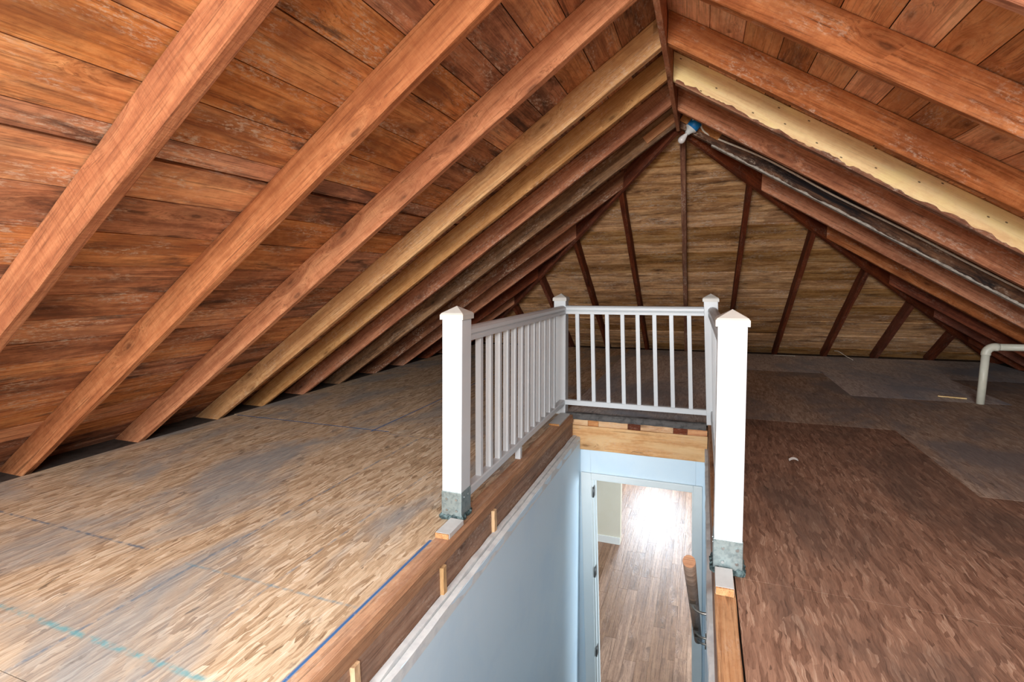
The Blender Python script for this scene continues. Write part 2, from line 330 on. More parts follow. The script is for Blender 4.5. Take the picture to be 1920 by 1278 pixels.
RY = [1.16, 1.78, 2.4291, 3.0848, 3.6284, 4.2566, 4.7569]
LJ = [5.3635, 6.0058, 6.70, 7.27, 7.85]
RJ = [5.50, 6.14, 6.86, 7.46, 7.98]
def roof_plane(name, o0, D, Nn, th, J, rlist, mats, sgn):
    # the roof deck above the boards (dark felt) is the parent; each board a child
    offd = SB+TB+.006; bm = bmesh.new(); sa, sb = -offd*math.tan(th)*1.15, J[-1]+.1
    def slab(q0, q1, y0, y1):
        P = []
        for q, yy in ((q0, y0), (q0, y1), (q1, y1), (q1, y0)):
            p = o0+D*q+Nn*offd; P.append(Vector((p.x, yy if yy is not None else hip_y(abs(p.x-XR), th, offd)+.06, p.z)))
        P += [p+Nn*.03 for p in P]; v_ = [bm.verts.new(p) for p in P]
        for f_ in ((0, 1, 2, 3), (7, 6, 5, 4), (0, 4, 5, 1), (1, 5, 6, 2), (2, 6, 7, 3), (3, 7, 4, 0)): bm.faces.new([v_[i] for i in f_])
    slab(sa, FILL_S0, YB, None); slab(FILL_S0, FILL_S1, YB, FILL_Y0); slab(FILL_S0, FILL_S1, FILL_Y1, None); slab(FILL_S1, sb, YB, None)
    deck = bm_obj(name, bm, M['deck'])
    tag(deck, kind='structure')
    ey = D if sgn > 0 else D
    for i in range(len(J)-1):
        s0, s1 = J[i]+.002, J[i+1]-.0025
        if i == 10 and sgn < 0: s0 += .012
        ya = FILL_Y1+.03
        ys = [ya]; cand = [y for y in rlist if y > 1.2]
        yend = [hip_y(abs((o0+D*s+Nn*SB).x-XR), th, SB) for s in (s0, s1)]
        y = ya
        while True:
            nxt = random.choice([r for r in [y+1.3*k for k in (1.4, 1.9, 2.4)]])
            near = min(rlist, key=lambda r: abs(r-nxt)); nxt = near-.022 if abs(near-nxt) < .4 else nxt
            if nxt > min(yend)-.7: break
            ys.append(nxt); y = nxt
        for k in range(len(ys)):
            y0 = ys[k]+.001; e = (ys[k+1]-.001,)*2 if k+1 < len(ys) else tuple(yend)
            mm = random.choice(mats)
            jz = random.uniform(0, .0025); O = o0+D*s0+Nn*(SB+jz)+Y*y0
            tw = random.uniform(-.002, .002)
            quad = [(0, 0), (e[0]-y0, 0), (e[1]-y0, s1-s0), (0, s1-s0)]
            mw = frame_mat(O, Y, D, Nn) if sgn < 0 else frame_mat(O, Y, D, Nn)
            plank('sheathing_board', quad, TB, mw, mm, deck, .0012)
    return deck
# note: parents sit at the origin, so the world matrix of a child is its local one
roof_plane('ceiling_left', APEX, DL, NL, TL, JL, LY+LJ, [M['sheath'], M['sheath'], M['sheath2']], -1)
roof_plane('ceiling_right', APEX, DR, NR, TR, JR, RY+RJ, [M['sheath3'], M['sheath3'], M['sheath2']], 1)
# hip plane
SH = 4.8
def hip_x(s, off):
    p = APEXH+DH*s+NH*off; t = (p.y-YE)*math.tan(TH)
    xl = XR-(t+off/math.cos(TL)-off/math.cos(TH))/math.tan(TL); xr_ = XR+(t+off/math.cos(TR)-off/math.cos(TH))/math.tan(TR)
    return xl, xr_, p
off = SB+TB+.006
s00 = -(off*math.tan(TH))*0
pa = hip_x(.0, off); pb = hip_x(SH, off); up_ = NH*.03
v = [Vector((XR, pa[2].y-.12, pa[2].z+.12*math.tan(TH))), Vector((pb[0]-.06, pb[2].y, pb[2].z)), Vector((pb[1]+.06, pb[2].y, pb[2].z))]
deckh = obj('ceiling_far', v+[q+up_ for q in v], [(0, 1, 2), (5, 4, 3), (0, 3, 4, 1), (1, 4, 5, 2), (2, 5, 3, 0)], M['deck']); tag(deckh, kind='structure')
JH = [-SB*math.tan(TH)+.004, .2, .385, .575, .757, .966, 1.14, 1.31, 1.515, 1.77, 1.98, 2.19, 2.40, 2.60, 2.80, 3.0, 3.2, 3.4, 3.6, 3.8, 4.0, 4.2, 4.4, 4.6, 4.75]
for i in range(len(JH)-1):
    s0, s1 = JH[i]+.003, JH[i+1]-.004
    a0, b0, p0 = hip_x(s0, SB); a1, b1, p1 = hip_x(s1, SB)
    cuts = [None]
    if b1-a1 > 2.2: cuts = sorted(random.sample([-2.1, -1.46, -.82, .39, 1.05, 1.7], 1 if b1-a1 < 4 else 2)); cuts = [None]+cuts
    cuts.append(None)
    for k in range(len(cuts)-1):
        l, r_ = cuts[k], cuts[k+1]
        ql0, ql1 = (a0, a1) if l is None else (l+.001, l+.001); qr0, qr1 = (b0, b1) if r_ is None else (r_-.001, r_-.001)
        if ql0 >= qr0: ql0 = qr0 = (ql0+qr0)/2
        O = Vector((ql1, p0.y, p0.z))+NH*(random.uniform(0, .003)+(.007 if i % 2 else 0))
        quad = [(ql0-ql1, 0), (qr0-ql1, 0), (qr1-ql1, s1-s0), (0, s1-s0)]
        plank('sheathing_board', quad, TB, frame_mat(O, X, DH, NH), M['hipboard'], deckh, .002)

# ================================================================== SETTING: attic floor
subf = bmesh.new()
zf0, zf1 = -.25, -.021
for (x0, x1, y0, y1) in ((-4.35, -1.13, YB, 9.0), (.13, 4.2, YB, 9.0), (-1.13, .13, 4.26, 9.0), (-1.13, .13, YB, .2)):
    bm_box(subf, x0, x1, y0, y1, zf0, zf1)
floor = tag(bm_obj('floor', subf, M['dust']), kind='structure')
def sheet(x0, x1, y0, y1, mat, dz=0.):
    bm = bmesh.new(); bm_box(bm, x0+.0015, x1-.0015, y0+.0015, y1-.0015, -.018, 0.); 
    o = bm_obj('osb_sheet', bm, mat, floor); o.location.z = dz; return o
for y0, y1 in ((YB, -4.12), (-4.12, -1.68), (-1.68, .76), (.76, 3.2), (3.2, 5.64), (5.64, 8.39)):
    sheet(-3.79 if y0 > 3 else -3.775, -2.337, y0, y1, M['osb_left']); sheet(-2.337, -1.076, y0, y1, M['osb_left'])
for y0, y1 in ((YB, -2.88), (-2.88, -.44), (-.44, 2.0), (2.0, 4.44), (4.44, 6.88), (6.88, 8.39)):
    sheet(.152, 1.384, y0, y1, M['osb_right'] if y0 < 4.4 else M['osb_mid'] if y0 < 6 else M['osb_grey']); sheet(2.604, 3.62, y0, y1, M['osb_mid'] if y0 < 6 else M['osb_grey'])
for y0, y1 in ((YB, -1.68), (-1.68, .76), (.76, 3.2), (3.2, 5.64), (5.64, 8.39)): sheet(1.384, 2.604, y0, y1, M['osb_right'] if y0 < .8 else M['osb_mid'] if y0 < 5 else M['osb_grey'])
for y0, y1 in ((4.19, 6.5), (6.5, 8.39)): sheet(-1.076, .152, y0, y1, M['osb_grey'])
sheet(-1.076, .152, YB, .22, M['osb_left'])

# ================================================================== SETTING: stairwell
def lean(c): return Vector((c.x+.030*max(0, -c.z-.25), c.y, c.z))
# left side: plaster wall with its rough top, joist above it
o = tag(box('wall_left', -.952, -.925, .2, 4.12, LOW, -.184, M['wellpaint']), kind='structure')
bm = bmesh.new()
for x0, x1, zt in ((-.953, -.924, -.178), (-.984, -.954, -.168)):
    n_ = 40; prev = None
    for k in range(n_+1):
        y = .2+(4.10-.2)*k/n_; j = random.uniform(-.003, .003)
        vs4 = [bm.verts.new((x0+random.uniform(0, .002), y, zt-.05)), bm.verts.new((x0+random.uniform(0, .003), y, zt+j)), bm.verts.new((x1-random.uniform(0, .006), y, zt+j-random.uniform(0, .004))), bm.verts.new((x1, y, zt-.05))]
        if prev:
            for i in range(4): bm.faces.new([prev[i], vs4[i], vs4[(i+1) % 4], prev[(i+1) % 4]])
        prev = vs4
tag(bm_obj('plaster_edge', bm, M['plaster'], o))
t1 = loft('trim_1', [(0, -.04, -.002), (0, .04, -.002), (0, .04, .004), (0, -.04, .004)], [(3.9, -.04, -.002), (3.9, .04, -.002), (3.9, .04, .004), (3.9, -.04, .004)], M['plate'], frame_mat(Vector((-1.036, .2, 0)), Y, -X, Z), 30, .0015, .002)
tag(t1, kind='structure')
def timber(name, p0, p1, ey, t0, t1, ez, z0, z1, mat, n=10, jit=.0015, ch=.003, parent=None):
    p0, p1 = Vector(p0), Vector(p1); ex = (p1-p0); L = ex.length; ex.normalize()
    q = [(t0, z0), (t1, z0), (t1, z1), (t0, z1)]
    return loft(name, [(0, a, b) for a, b in q], [(L, a, b) for a, b in q], mat, frame_mat(p0, ex, ey, ez), n, jit, ch, parent)
t2 = tag(timber('trim_2', (-.995, .2, 0), (-.995, 4.08, 0), X, -.014, .014, Z, -.05, .008, M['trim_or'], 24), kind='structure')
t3 = tag(timber('trim_3', (-1.0, .2, 0), (-1.0, 4.08, 0), X, -.03, .012, Z, -.23, -.045, M['joist'], 24), kind='structure')
for yb in (1.19, 1.77, 2.33):
    timber('cleat', (-.985, yb, -.19), (-.985, yb, -.052), X, -.006, .014, Y, -.016, .016, M['cleat'], 4, parent=t3)
for y0, y1 in ((2.46, 2.985), (3.0, 3.72), (3.735, 4.05)):
    box('painted_panel', -.988, -.980, y0, y1, -.165, -.03, M['drypatch'], t3, .002)
# right side
o = tag(box('wall_right', .068, .098, .2, 4.12, LOW, -.20, M['wellpaint'], shear=lean), kind='structure')
bm = bmesh.new(); prev = None
for k in range(41):
    y = .2+3.9*k/40
    vs4 = [bm.verts.new((.062+random.uniform(-.003, .004), y, -.23)), bm.verts.new((.060+random.uniform(-.004, .008), y, -.185+random.uniform(-.008, .006))), bm.verts.new((.1, y, -.18)), bm.verts.new((.1, y, -.23))]
    if prev:
        for i in range(4): bm.faces.new([prev[i], vs4[i], vs4[(i+1) % 4], prev[(i+1) % 4]])
    prev = vs4
bm_obj('plaster_edge', bm, M['plaster'], o)
t4 = tag(timber('trim_4', (.0995, .2, 0), (.0995, 4.08, 0), X, -.018, .018, Z, -.24, -.004, M['joist'], 20), kind='structure')
t5 = tag(timber('trim_5', (.115, .2, 0), (.115, 4.10, 0), X, -.037, .032, Z, -.003, .014, M['plate'], 24), kind='structure')
# end wall with the doorway
wd = bmesh.new()
for x0, x1, z0, z1 in ((-3.0, -.845, LOW, -.2), (-.005, 2.6, LOW, -.2), (-.845, -.005, -.535, -.2)): bm_box(wd, x0, x1, 4.125, 4.245, z0, z1)
for v_ in wd.verts: v_.co = lean(v_.co)
wall_far = tag(bm_obj('wall_far', wd, M['wellpaint']), kind='structure')
door = tag(empty('door_1', (0, 0, 0)), kind='structure')
XL, XR_, ZT = -.845, -.012, -.535
box('jamb', XL, XL+.022, 4.118, 4.255, LOW, ZT, M['doorpaint'], door, .002, lean)
box('jamb', XR_-.020, XR_, 4.118, 4.255, LOW, ZT, M['doorpaint'], door, .002, lean)
box('jamb', XL+.022, XR_-.02, 4.118, 4.255, ZT-.02, ZT, M['doorpaint'], door, .002, lean)
box('door_stop', XL+.022, XL+.034, 4.165, 4.205, LOW, ZT-.02, M['doorpaint'], door, .002, lean)
box('casing', -.9245, XL+.008, 4.10, 4.125, LOW, -.492, M['doorpaint'], door, .004, lean)
box('casing', XR_-.010, .046, 4.10, 4.125, LOW, -.492, M['doorpaint'], door, .004, lean)
box('casing', XL+.008, XR_-.010, 4.10, 4.125, ZT-.008, -.492, M['doorpaint'], door, .004, lean)
for zz in (-.66, -1.38, -2.12):
    h = box('hinge', XL+.0215, XL+.026, 4.105, 4.16, zz-.045, zz+.045, M['hinge'], door, .001, lean)
    x_ = XL+.022+.03*(-zz-.25); c = tube('knuckle', [(x_, 4.108, zz-.045), (x_, 4.108, zz+.045)], .007, M['hinge'], h, 8)
# lower storey
hallf = tag(box('floor_hall', -3.0, 2.6, .2, 11.3, LOW-.12, LOW-.016, M['dust']), kind='structure')
pw = .118
for i in range(-14, 6):
    x0 = -.02+i*pw; y = 4.1-random.uniform(0, 1.2)
    while y < 11.0:
        L = random.choice([.9, 1.2, 1.5]); y0, y1 = max(y, 3.9), min(y+L, 11.0)
        if y1-y0 > .1: plank('floor_plank', [(0, 0), (y1-y0-.001, 0), (y1-y0-.001, pw-.0012), (0, pw-.0012)], .0155, frame_mat(Vector((x0+pw, y0, LOW-.016+random.uniform(0, .0004))), Y, -X, Z), M['hallplank'], hallf)
        y += L
tag(box('ceiling_hall', -3.0, 2.6, 4.245, 11.3, -.26, -.2515, M['ceilpaint']), kind='structure')
wp = tag(box('wall_hall_partition', -3.0, -.972, 6.9, 7.02, LOW, -.262, M['beige']), kind='structure')
tag(box('baseboard_hall', -2.95, -.972, 6.885, 6.9, LOW, LOW+.105, M['basewhite'], None, .003), kind='structure')
tag(box('wall_hall_left', -3.1, -3.0, 4.25, 11.3, LOW, -.262, M['beige']), kind='structure')
bm = bmesh.new()
for y0, y1, z0, z1 in ((4.25, 4.86, LOW, -.262), (6.24, 11.3, LOW, -.262), (4.86, 6.24, LOW, -1.74), (4.86, 6.24, -.56, -.262)): bm_box(bm, 2.6, 2.7, y0, y1, z0, z1)
tag(bm_obj('wall_hall_right', bm, M['beige']), kind='structure')
bm = bmesh.new()
for x0, x1, z0, z1 in ((-3.0, -1.20, LOW, -.262), (-.34, 2.6, LOW, -.262), (-1.20, -.34, LOW, -1.57), (-1.20, -.34, -.49, -.262)): bm_box(bm, x0, x1, 11.0, 11.14, z0, z1)
tag(bm_obj('wall_hall_end', bm, M['beige']), kind='structure')
def window(name, x0, x1, z0, z1, y, mw=None):
    w = tag(empty(name, (0, 0, 0)), kind='structure'); fr = .045
    for a, b, c, d in ((x0, x0+fr, z0, z1), (x1-fr, x1, z0, z1), (x0+fr, x1-fr, z0, z0+fr), (x0+fr, x1-fr, z1-fr, z1), (x0+fr, x1-fr, (z0+z1)/2-.015, (z0+z1)/2+.015)):
        box('window_frame', a, b, y-.03, y+.03, c, d, M['basewhite'], w, .003)
    box('pane', x0+fr, x1-fr, y-.003, y+.003, z0+fr, (z0+z1)/2-.015, M['glass'], w); box('pane', x0+fr, x1-fr, y-.003, y+.003, (z0+z1)/2+.015, z1-fr, M['glass'], w)
    if mw: w.matrix_world = mw
window('window_2', -1.20, -.34, -1.57, -.49, 11.07)
window('added_window_4', 4.86, 6.24, -1.74, -.56, 0, frame_mat(Vector((2.65, 0, 0)), Y, -X, Z))  # added, unseen hall window around the partition fill light
# steps down from the attic to the door
bm = bmesh.new(); ns = 13; rise = -LOW/ns; run = 3.05/ns
for k in range(ns-1): bm_box(bm, -.924, .067, .3+k*run, .3+(k+1)*run+.02, LOW if k > 8 else -rise*(k+1)-.25, -rise*(k+1))
tag(bm_obj('floor_stairs', bm, M['oak']), kind='structure')
tag(box('wall_near', -.98, .1, .16, .2, LOW, -.02, M['wellpaint']), kind='structure')
# rear gable behind the camera, with its window
bm = bmesh.new()
def ztop(x): return ZR+.18-((XR-x)*math.tan(TL) if x < XR else (x-XR)*math.tan(TR))
def wallpoly(pts):
    a = [bm.verts.new((x, YB, z)) for x, z in pts]; b = [bm.verts.new((x, YB-.1, z)) for x, z in pts]; k = len(pts)
    bm.faces.new(a); bm.faces.new(b[::-1])
    for i in range(k): bm.faces.new([a[i], b[i], b[(i+1) % k], a[(i+1) % k]])
wx0, wx1, wz0, wz1 = -1.38, .18, .77, 2.07
wallpoly([(-4.2, -.2), (wx0, -.2), (wx0, ztop(wx0)), (-4.2, ztop(-4.2))]); wallpoly([(wx1, -.2), (4.0, -.2), (4.0, ztop(4.0)), (wx1, ztop(wx1))])
wallpoly([(wx0, -.2), (wx1, -.2), (wx1, wz0), (wx0, wz0)]); wallpoly([(wx0, wz1), (wx1, wz1), (wx1, ztop(wx1)), (XR, ztop(XR)), (wx0, ztop(wx0))])
tag(bm_obj('wall_rear', bm, M['hipboard']), kind='structure')
window('window_1', wx0, wx1, wz0, wz1, YB-.05)
for wn, mw3 in (('added_window_3', frame_mat(APEX+NR*(SB+.01), Y, DR, NR)), ('added_window_5', frame_mat(APEX+NL*(SB+.01), Y, DL, NL))):  # added, unseen roof windows framing the two fill lights
    rw = tag(empty(wn, (0, 0, 0)), kind='structure')
    def rwbox(nm, y0, y1, s0, s1, z0, z1, mat):
        o = box(nm, y0, y1, s0, s1, z0, z1, mat, rw, 0.); o.matrix_world = mw3; return o
    for a_, b_, c_, d_ in ((FILL_Y0, FILL_Y0+.06, FILL_S0, FILL_S1), (FILL_Y1-.06, FILL_Y1, FILL_S0, FILL_S1), (FILL_Y0+.06, FILL_Y1-.06, FILL_S0, FILL_S0+.06), (FILL_Y0+.06, FILL_Y1-.06, FILL_S1-.06, FILL_S1)):
        rwbox('window_frame', a_, b_, c_, d_, -.02, .07, M['basewhite'])
    rwbox('pane', FILL_Y0+.06, FILL_Y1-.06, FILL_S0+.06, FILL_S1-.06, .03, .036, M['glass'])

# ================================================================== THINGS: roof timbers
TK = .046
def tilt_profile(side, y, xs=None):
    """rafter on the left / right roof: from the ridge (or hip) down past the floor; y = far lower arris"""
    D, Nn, th, sg = (DL, NL, TL, -1) if side == 'L' else (DR, NR, TR, 1)
    x_top = XR+sg*.018 if xs is None else xs
    zt = ZR-abs(x_top-XR)*math.tan(th); O = Vector((x_top, y, zt))
    # plumb cut at the top: the top corner stands straight above the bottom corner
    top_shift = RD*math.tan(th)                     # along the slope, up-hill negative
    L = (abs(zt-(-.17)))/math.sin(th)
    A = [(0, 0, 0), (0, TK, 0), (RD*math.tan(th)*1., TK, RD), (RD*math.tan(th)*1., 0, RD)]
    B = [(L, 0, 0), (L, TK, 0), (L+.0, TK, RD), (L+.0, 0, RD)]
    # local x along the slope downwards, local y towards the camera, local z outwards
    A = [(a-(2*top_shift if i > 1 else 0), b, c) for i, (a, b, c) in enumerate(A)]
    mw = frame_mat(O, D, -Y, Nn)
    return A, B, mw
def rafter(side, y, mat, label, xs=None, name='rafter', group=None, cat='rafter', n=16, jit=.002):
    A, B, mw = tilt_profile(side, y, xs)
    o = loft(name, A, B, M[mat], mw, n, jit, .004)
    return tag(o, label, cat, group)
GL, GR = 'common rafters of the left roof slope', 'common rafters of the right roof slope'
left = [(LY[1], 'rafter_dim', 'broad rough-sawn orange rafter nearest the top left corner of the photo'),
        (LY[2], 'rafter', 'second orange rafter from the left, its foot at the left photo edge'),
        (LY[3], 'rafter', 'third orange rafter from the left, just before the golden one'),
        (LY[4], 'rafter_y', 'golden rafter, fourth from the left, the yellowest on the left slope'),
        (LY[5], 'rafter_y', 'brown rafter just behind the golden one on the left slope'),
        (LY[6], 'rafter_r', 'reddish rafter, sixth from the left, between the golden brown and weathered ones'),
        (LY[7], 'rafter_g', 'weathered rafter with blackened top at the far end of the ridge, left slope')]
for y, mt, lb in left: rafter('L', y, mt, lb, group=GL)
right = [(RY[1], 'rafter_r', 'reddish rafter just showing in the upper right corner of the photo'),
         (RY[2], 'rafter_r', 'reddish brown rafter second down from the upper right corner'),
         (RY[3], 'rafter_r', 'dark red rafter directly above the pale new pine one on the right slope'),
         (RY[4], 'pale', 'pale yellow new pine rafter with a ragged dark lower edge, right slope'),
         (RY[5], 'rafter_r', 'orange brown rafter just below the pale pine one on the right slope'),
         (RY[6], 'rafter_k', 'black stained rafter with a white lower edge, carrying the white cable')]
rr = {}
for y, mt, lb in right: rr[y] = rafter('R', y, mt, lb, group=GR)
# ragged old strip nailed under the pale rafter and the pale lower edge of the black one
def ragged(name, y, w, mat, parent, s0, s1, drop, rag, n=70, zlow=-.004):
    bm = bmesh.new(); prev = None; wk = 0.
    for k in range(n+1):
        s = s0+(s1-s0)*k/n; wk = .8*wk+random.gauss(0, .35); h = max(.001, drop+rag*max(-.9, min(1.2, wk))+random.uniform(-.001, .001))
        vs4 = [bm.verts.new(q) for q in ((s, -.004, zlow-.006), (s, w+.001, zlow-.006), (s, w+.003, zlow+h), (s, -.004, zlow+.003))]
        if prev:
            for i in range(4): bm.faces.new([prev[i], vs4[i], vs4[(i+1) % 4], prev[(i+1) % 4]])
        else: bm.faces.new(vs4[::-1])
        prev = vs4
    bm.faces.new(prev); o = bm_obj(name, bm, mat, parent)
    return o
ragged('ragged_strip', RY[4], TK, M['rafter_w'], rr[RY[4]], .02, 4.4, .010, .011, 260)
ragged('white_edge', RY[6], TK, M['oldpaint'], rr[RY[6]], .3, 4.4, .006, .006, 200)
# jack rafters of the side slopes
lj = ['rafter_w', 'rafter_r', 'rafter_d', 'rafter_r', 'rafter_d']
ordn = ['first', 'second', 'third', 'fourth', 'fifth']
for i, y in enumerate(LJ):
    x0 = XR-(y-.03-YE)*math.tan(TH)/math.tan(TL)+.0
    rafter('L', y, lj[i], f'{ordn[i]} short jack rafter beyond the ridge end, left slope', x0, 'jack_rafter', 'jack rafters of the left slope')
for i, y in enumerate(RJ):
    x0 = XR+(y-.03-YE)*math.tan(TH)/math.tan(TR)
    rafter('R', y, 'rafter_r' if i < 2 else 'rafter_d', f'{ordn[i]} short jack rafter beyond the ridge end, right slope', x0, 'jack_rafter', 'jack rafters of the right slope')
# hip rafters
for sg, wv, nm in ((-1, WL, 'left'), (1, WR, 'right')):
    p0 = Vector((XR+sg*.02, YE+.02, ZR-.0)); p1 = Vector((XR+sg*(wv+.12), YF+.12*(YF-YE)/wv, -.12*ZR/wv))
    d = (p1-p0).normalized(); side = d.cross(Z).normalized(); nz = side.cross(d).normalized()
    o = timber('hip_rafter', p0, p1, side, -.02, .02, nz, -.03, .125, M['rafter_d'], 14, .002)
    tag(o, f'dark red hip rafter running from the ridge end down to the far {nm} corner', 'rafter', 'hip rafters')
# rafters of the far hip slope
hx = [(-2.72, 'outermost'), (-2.09, 'third'), (-1.455, 'second'), (-.815, 'first'), (-.205, None), (.395, 'first'), (1.057, 'second'), (1.704, 'third'), (2.333, 'fourth'), (2.975, 'fifth')]
for xv, w_ in hx:
    sg = -1 if xv < XR else 1; th = TL if sg < 0 else TR
    dy = abs(xv-XR)*math.tan(th)/math.tan(TH) if w_ else .02
    zt = ZR-dy*math.tan(TH); O = Vector((xv, YE+dy, zt)); L = (zt+.1)/math.sin(TH)
    a0 = -2*RD*math.tan(TH)*.0
    A = [(0, -.024, 0), (0, .024, 0), (0, .024, RD), (0, -.024, RD)]; B = [(L, -.024, 0), (L, .024, 0), (L, .024, RD), (L, -.024, RD)]
    A = [(a-(.03 if c > .1 else 0), b, c) for a, b, c in A]
    o = loft('hip_slope_rafter', A, B, M['rafter_d'] if w_ else M['rafter_w'], frame_mat(O, DH, -X, NH), 12, .0025, .004)
    lb = 'weathered central rafter of the far hip slope, hanging below the bulb' if not w_ else f'{w_} thin dark rafter {"left" if sg < 0 else "right"} of the central one on the far hip slope'
    tag(o, lb, 'rafter', 'rafters of the far hip slope')
# ridge board and the nailing blocks at its end
o = timber('ridge_board', (XR, YB+.02, ZR), (XR, YE-.06, ZR), X, -.0145, .0145, Z, -.028, .17, M['rafter_r'], 30, .002, .003)
tag(o, 'reddish ridge board overhead where both roof slopes meet', 'ridge board')
def block(p0, p1, mat, lb):
    p0, p1 = Vector(p0), Vector(p1); d = (p1-p0).normalized(); nz = Y.cross(d).normalized()
    if nz.z < 0: nz = -nz
    o = timber('nailing_block', p0, p1, Y, 0, .020, nz, -.035, .035, M[mat], 5, .002); return tag(o, lb, 'wood block', 'nailing blocks at the ridge end')
block((-.262, 4.618, 2.475), (-.50, 4.618, 2.31), 'block', 'short orange wood block left of the ridge end, nailed on the blackened rafter')
block((-.205, 4.685, 2.49), (.10, 4.685, 2.30), 'block', 'short tan wood block above the blue light box')

# ================================================================== THINGS: beam closing the far end of the stairwell
hb = timber('header_beam', (-1.06, 4.10, -.29), (.078, 4.10, -.29), Y, 0, .1, Z, 0, .205, M['beam'], 8, .001)
tag(hb, 'pale pine header beam under the back railing, above the doorway', 'beam')
inv = hb.matrix_world.inverted()
def child_of(o, par): o.parent = par; o.matrix_parent_inverse = par.matrix_world.inverted(); return o
for x0, x1, mt in ((-1.05, -.862, 'beam'), (-.860, -.772, 'block'), (-.770, -.533, 'beam'), (-.531, -.432, 'rafter_d'), (-.430, -.178, 'beam'), (-.176, -.072, 'rafter_d'), (-.07, .075, 'block')):
    child_of(timber('block_piece', (x0, 4.103, -.083), (x1, 4.103, -.083), Y, 0, .09, Z, 0, .05, M[mt], 2, .001), hb)
bm = bmesh.new(); prof = [(4.078, -.028), (4.072, -.012), (4.074, .008), (4.085, .020), (4.11, .024), (4.19, .004), (4.19, -.03)]; prev = None
for k in range(25):
    x_ = -1.04+1.105*k/24; vs_ = [bm.verts.new((x_, y+random.uniform(-.003, .003), z+random.uniform(-.002, .002))) for y, z in prof]
    if prev:
        for i in range(len(prof)): bm.faces.new([prev[i], vs_[i], vs_[(i+1) % len(prof)], prev[(i+1) % len(prof)]])
    else: bm.faces.new(vs_[::-1])
    prev = vs_
bm.faces.new(prev); child_of(bm_obj('grey_edging', bm, M['nosing']), hb)

# ================================================================== THINGS: white railing around the stairwell
rail = tag(empty('stair_railing', (-.5, 3.1, 0)), 'white vinyl railing with square newel posts around the open stairwell', 'railing')
def par(o, p=rail): return child_of(o, p)
bpy.context.view_layer.update()
def newel(x, y, dx, skirt=True, z0=0.):
    w = .05
    def sh(c): return Vector((c.x+dx*c.z, c.y, c.z))
    p = par(box('newel_post', x-w, x+w, y-w, y+w, .10 if skirt else z0, .972, M['vinyl'], None, .004, sh))
    bm = bmesh.new(); c = .058
    ring = lambda h, s: [bm.verts.new((x+a*s+dx*h, y+b*s, h)) for a, b in ((-1, -1), (1, -1), (1, 1), (-1, 1))]
    r = [ring(.962, c), ring(.984, c), ring(.992, c*.9)]; top = bm.verts.new((x+dx, y, 1.022))
    bm.faces.new(r[0][::-1])
    for a, b in ((0, 1), (1, 2)):
        for i in range(4): bm.faces.new([r[a][i], r[a][(i+1) % 4], r[b][(i+1) % 4], r[b][i]])
    for i in range(4): bm.faces.new([r[2][i], r[2][(i+1) % 4], top])
    child_of(bm_obj('post_cap', bm, M['cap']), p)
    if skirt:
        child_of(box('metal_skirt', x-.0525, x+.0525, y-.0525, y+.0525, .016, .15, M['steel'], None, .003, sh), p)
        bm = bmesh.new(); nn = 44; lo = []; hi = []; ou = []
        for k in range(nn):
            a = 2*math.pi*k/nn; cx, cy = math.cos(a), math.sin(a); q = 1/max(abs(cx), abs(cy)); jj = random.uniform(-.004, .005)
            lo.append(bm.verts.new((x+cx*q*(.060+jj), y+cy*q*(.060+jj), .014))); ou.append(bm.verts.new((x+cx*q*(.062+jj), y+cy*q*(.062+jj), .026+jj))); hi.append(bm.verts.new((x+cx*q*.054, y+cy*q*.054, .036+random.uniform(-.006, .006))))
        for k in range(nn):
            j = (k+1) % nn; bm.faces.new([lo[k], lo[j], ou[j], ou[k]]); bm.faces.new([ou[k], ou[j], hi[j], hi[k]])
        bm.faces.new(lo[::-1]); child_of(bm_obj('base_gasket', bm, M['rubber']), p)
        for px, py in ((x-.02, y-.0535), (x+.03, y-.0535)):
            for pz in (.115, .06): child_of(tube('screw', [(px, py, pz), (px, py-.004, pz)], .006, M['screw'], None, 8), p)
        for py in (y-.02, y+.02):
            child_of(tube('screw', [(x+.0535*(1 if x < -.5 else -1), py, .12), (x+.0575*(1 if x < -.5 else -1), py, .12)], .006, M['screw'], None, 8), p)
    return p
FL, FR_, BL, BR = (-1.078, 2.092, .029), (.127, 2.042, -.019), (-1.105, 4.15, -.0), (.118, 4.14, -.055)
newel(*FL); newel(*FR_); newel(*BL, skirt=False, z0=-.0); newel(*BR, skirt=False, z0=.0145)
LOAF = [(-.030, 0), (.030, 0), (.030, .018), (.023, .024), (.033, .034), (.031, .052), (.018, .064), (0, .068), (-.018, .064), (-.031, .052), (-.033, .034), (-.023, .024), (-.030, .018)]
def extr(name, prof, a, b, mat):
    a, b = Vector(a), Vector(b); d = (b-a).normalized(); sx = Z.cross(d).normalized()
    bm = bmesh.new(); r = [[bm.verts.new(p+sx*u+Z*v_) for u, v_ in prof] for p in (a, b)]
    for i in range(len(prof)): j = (i+1) % len(prof); bm.faces.new([r[0][i], r[0][j], r[1][j], r[1][i]])
    bm.faces.new(r[0]); bm.faces.new(r[1][::-1]); return bm_obj(name, bm, mat)
BOTP = [(-.024, 0), (.024, 0), (.024, .034), (.019, .041), (-.019, .041), (-.024, .034)]
ZT_, ZB_ = .855, .085
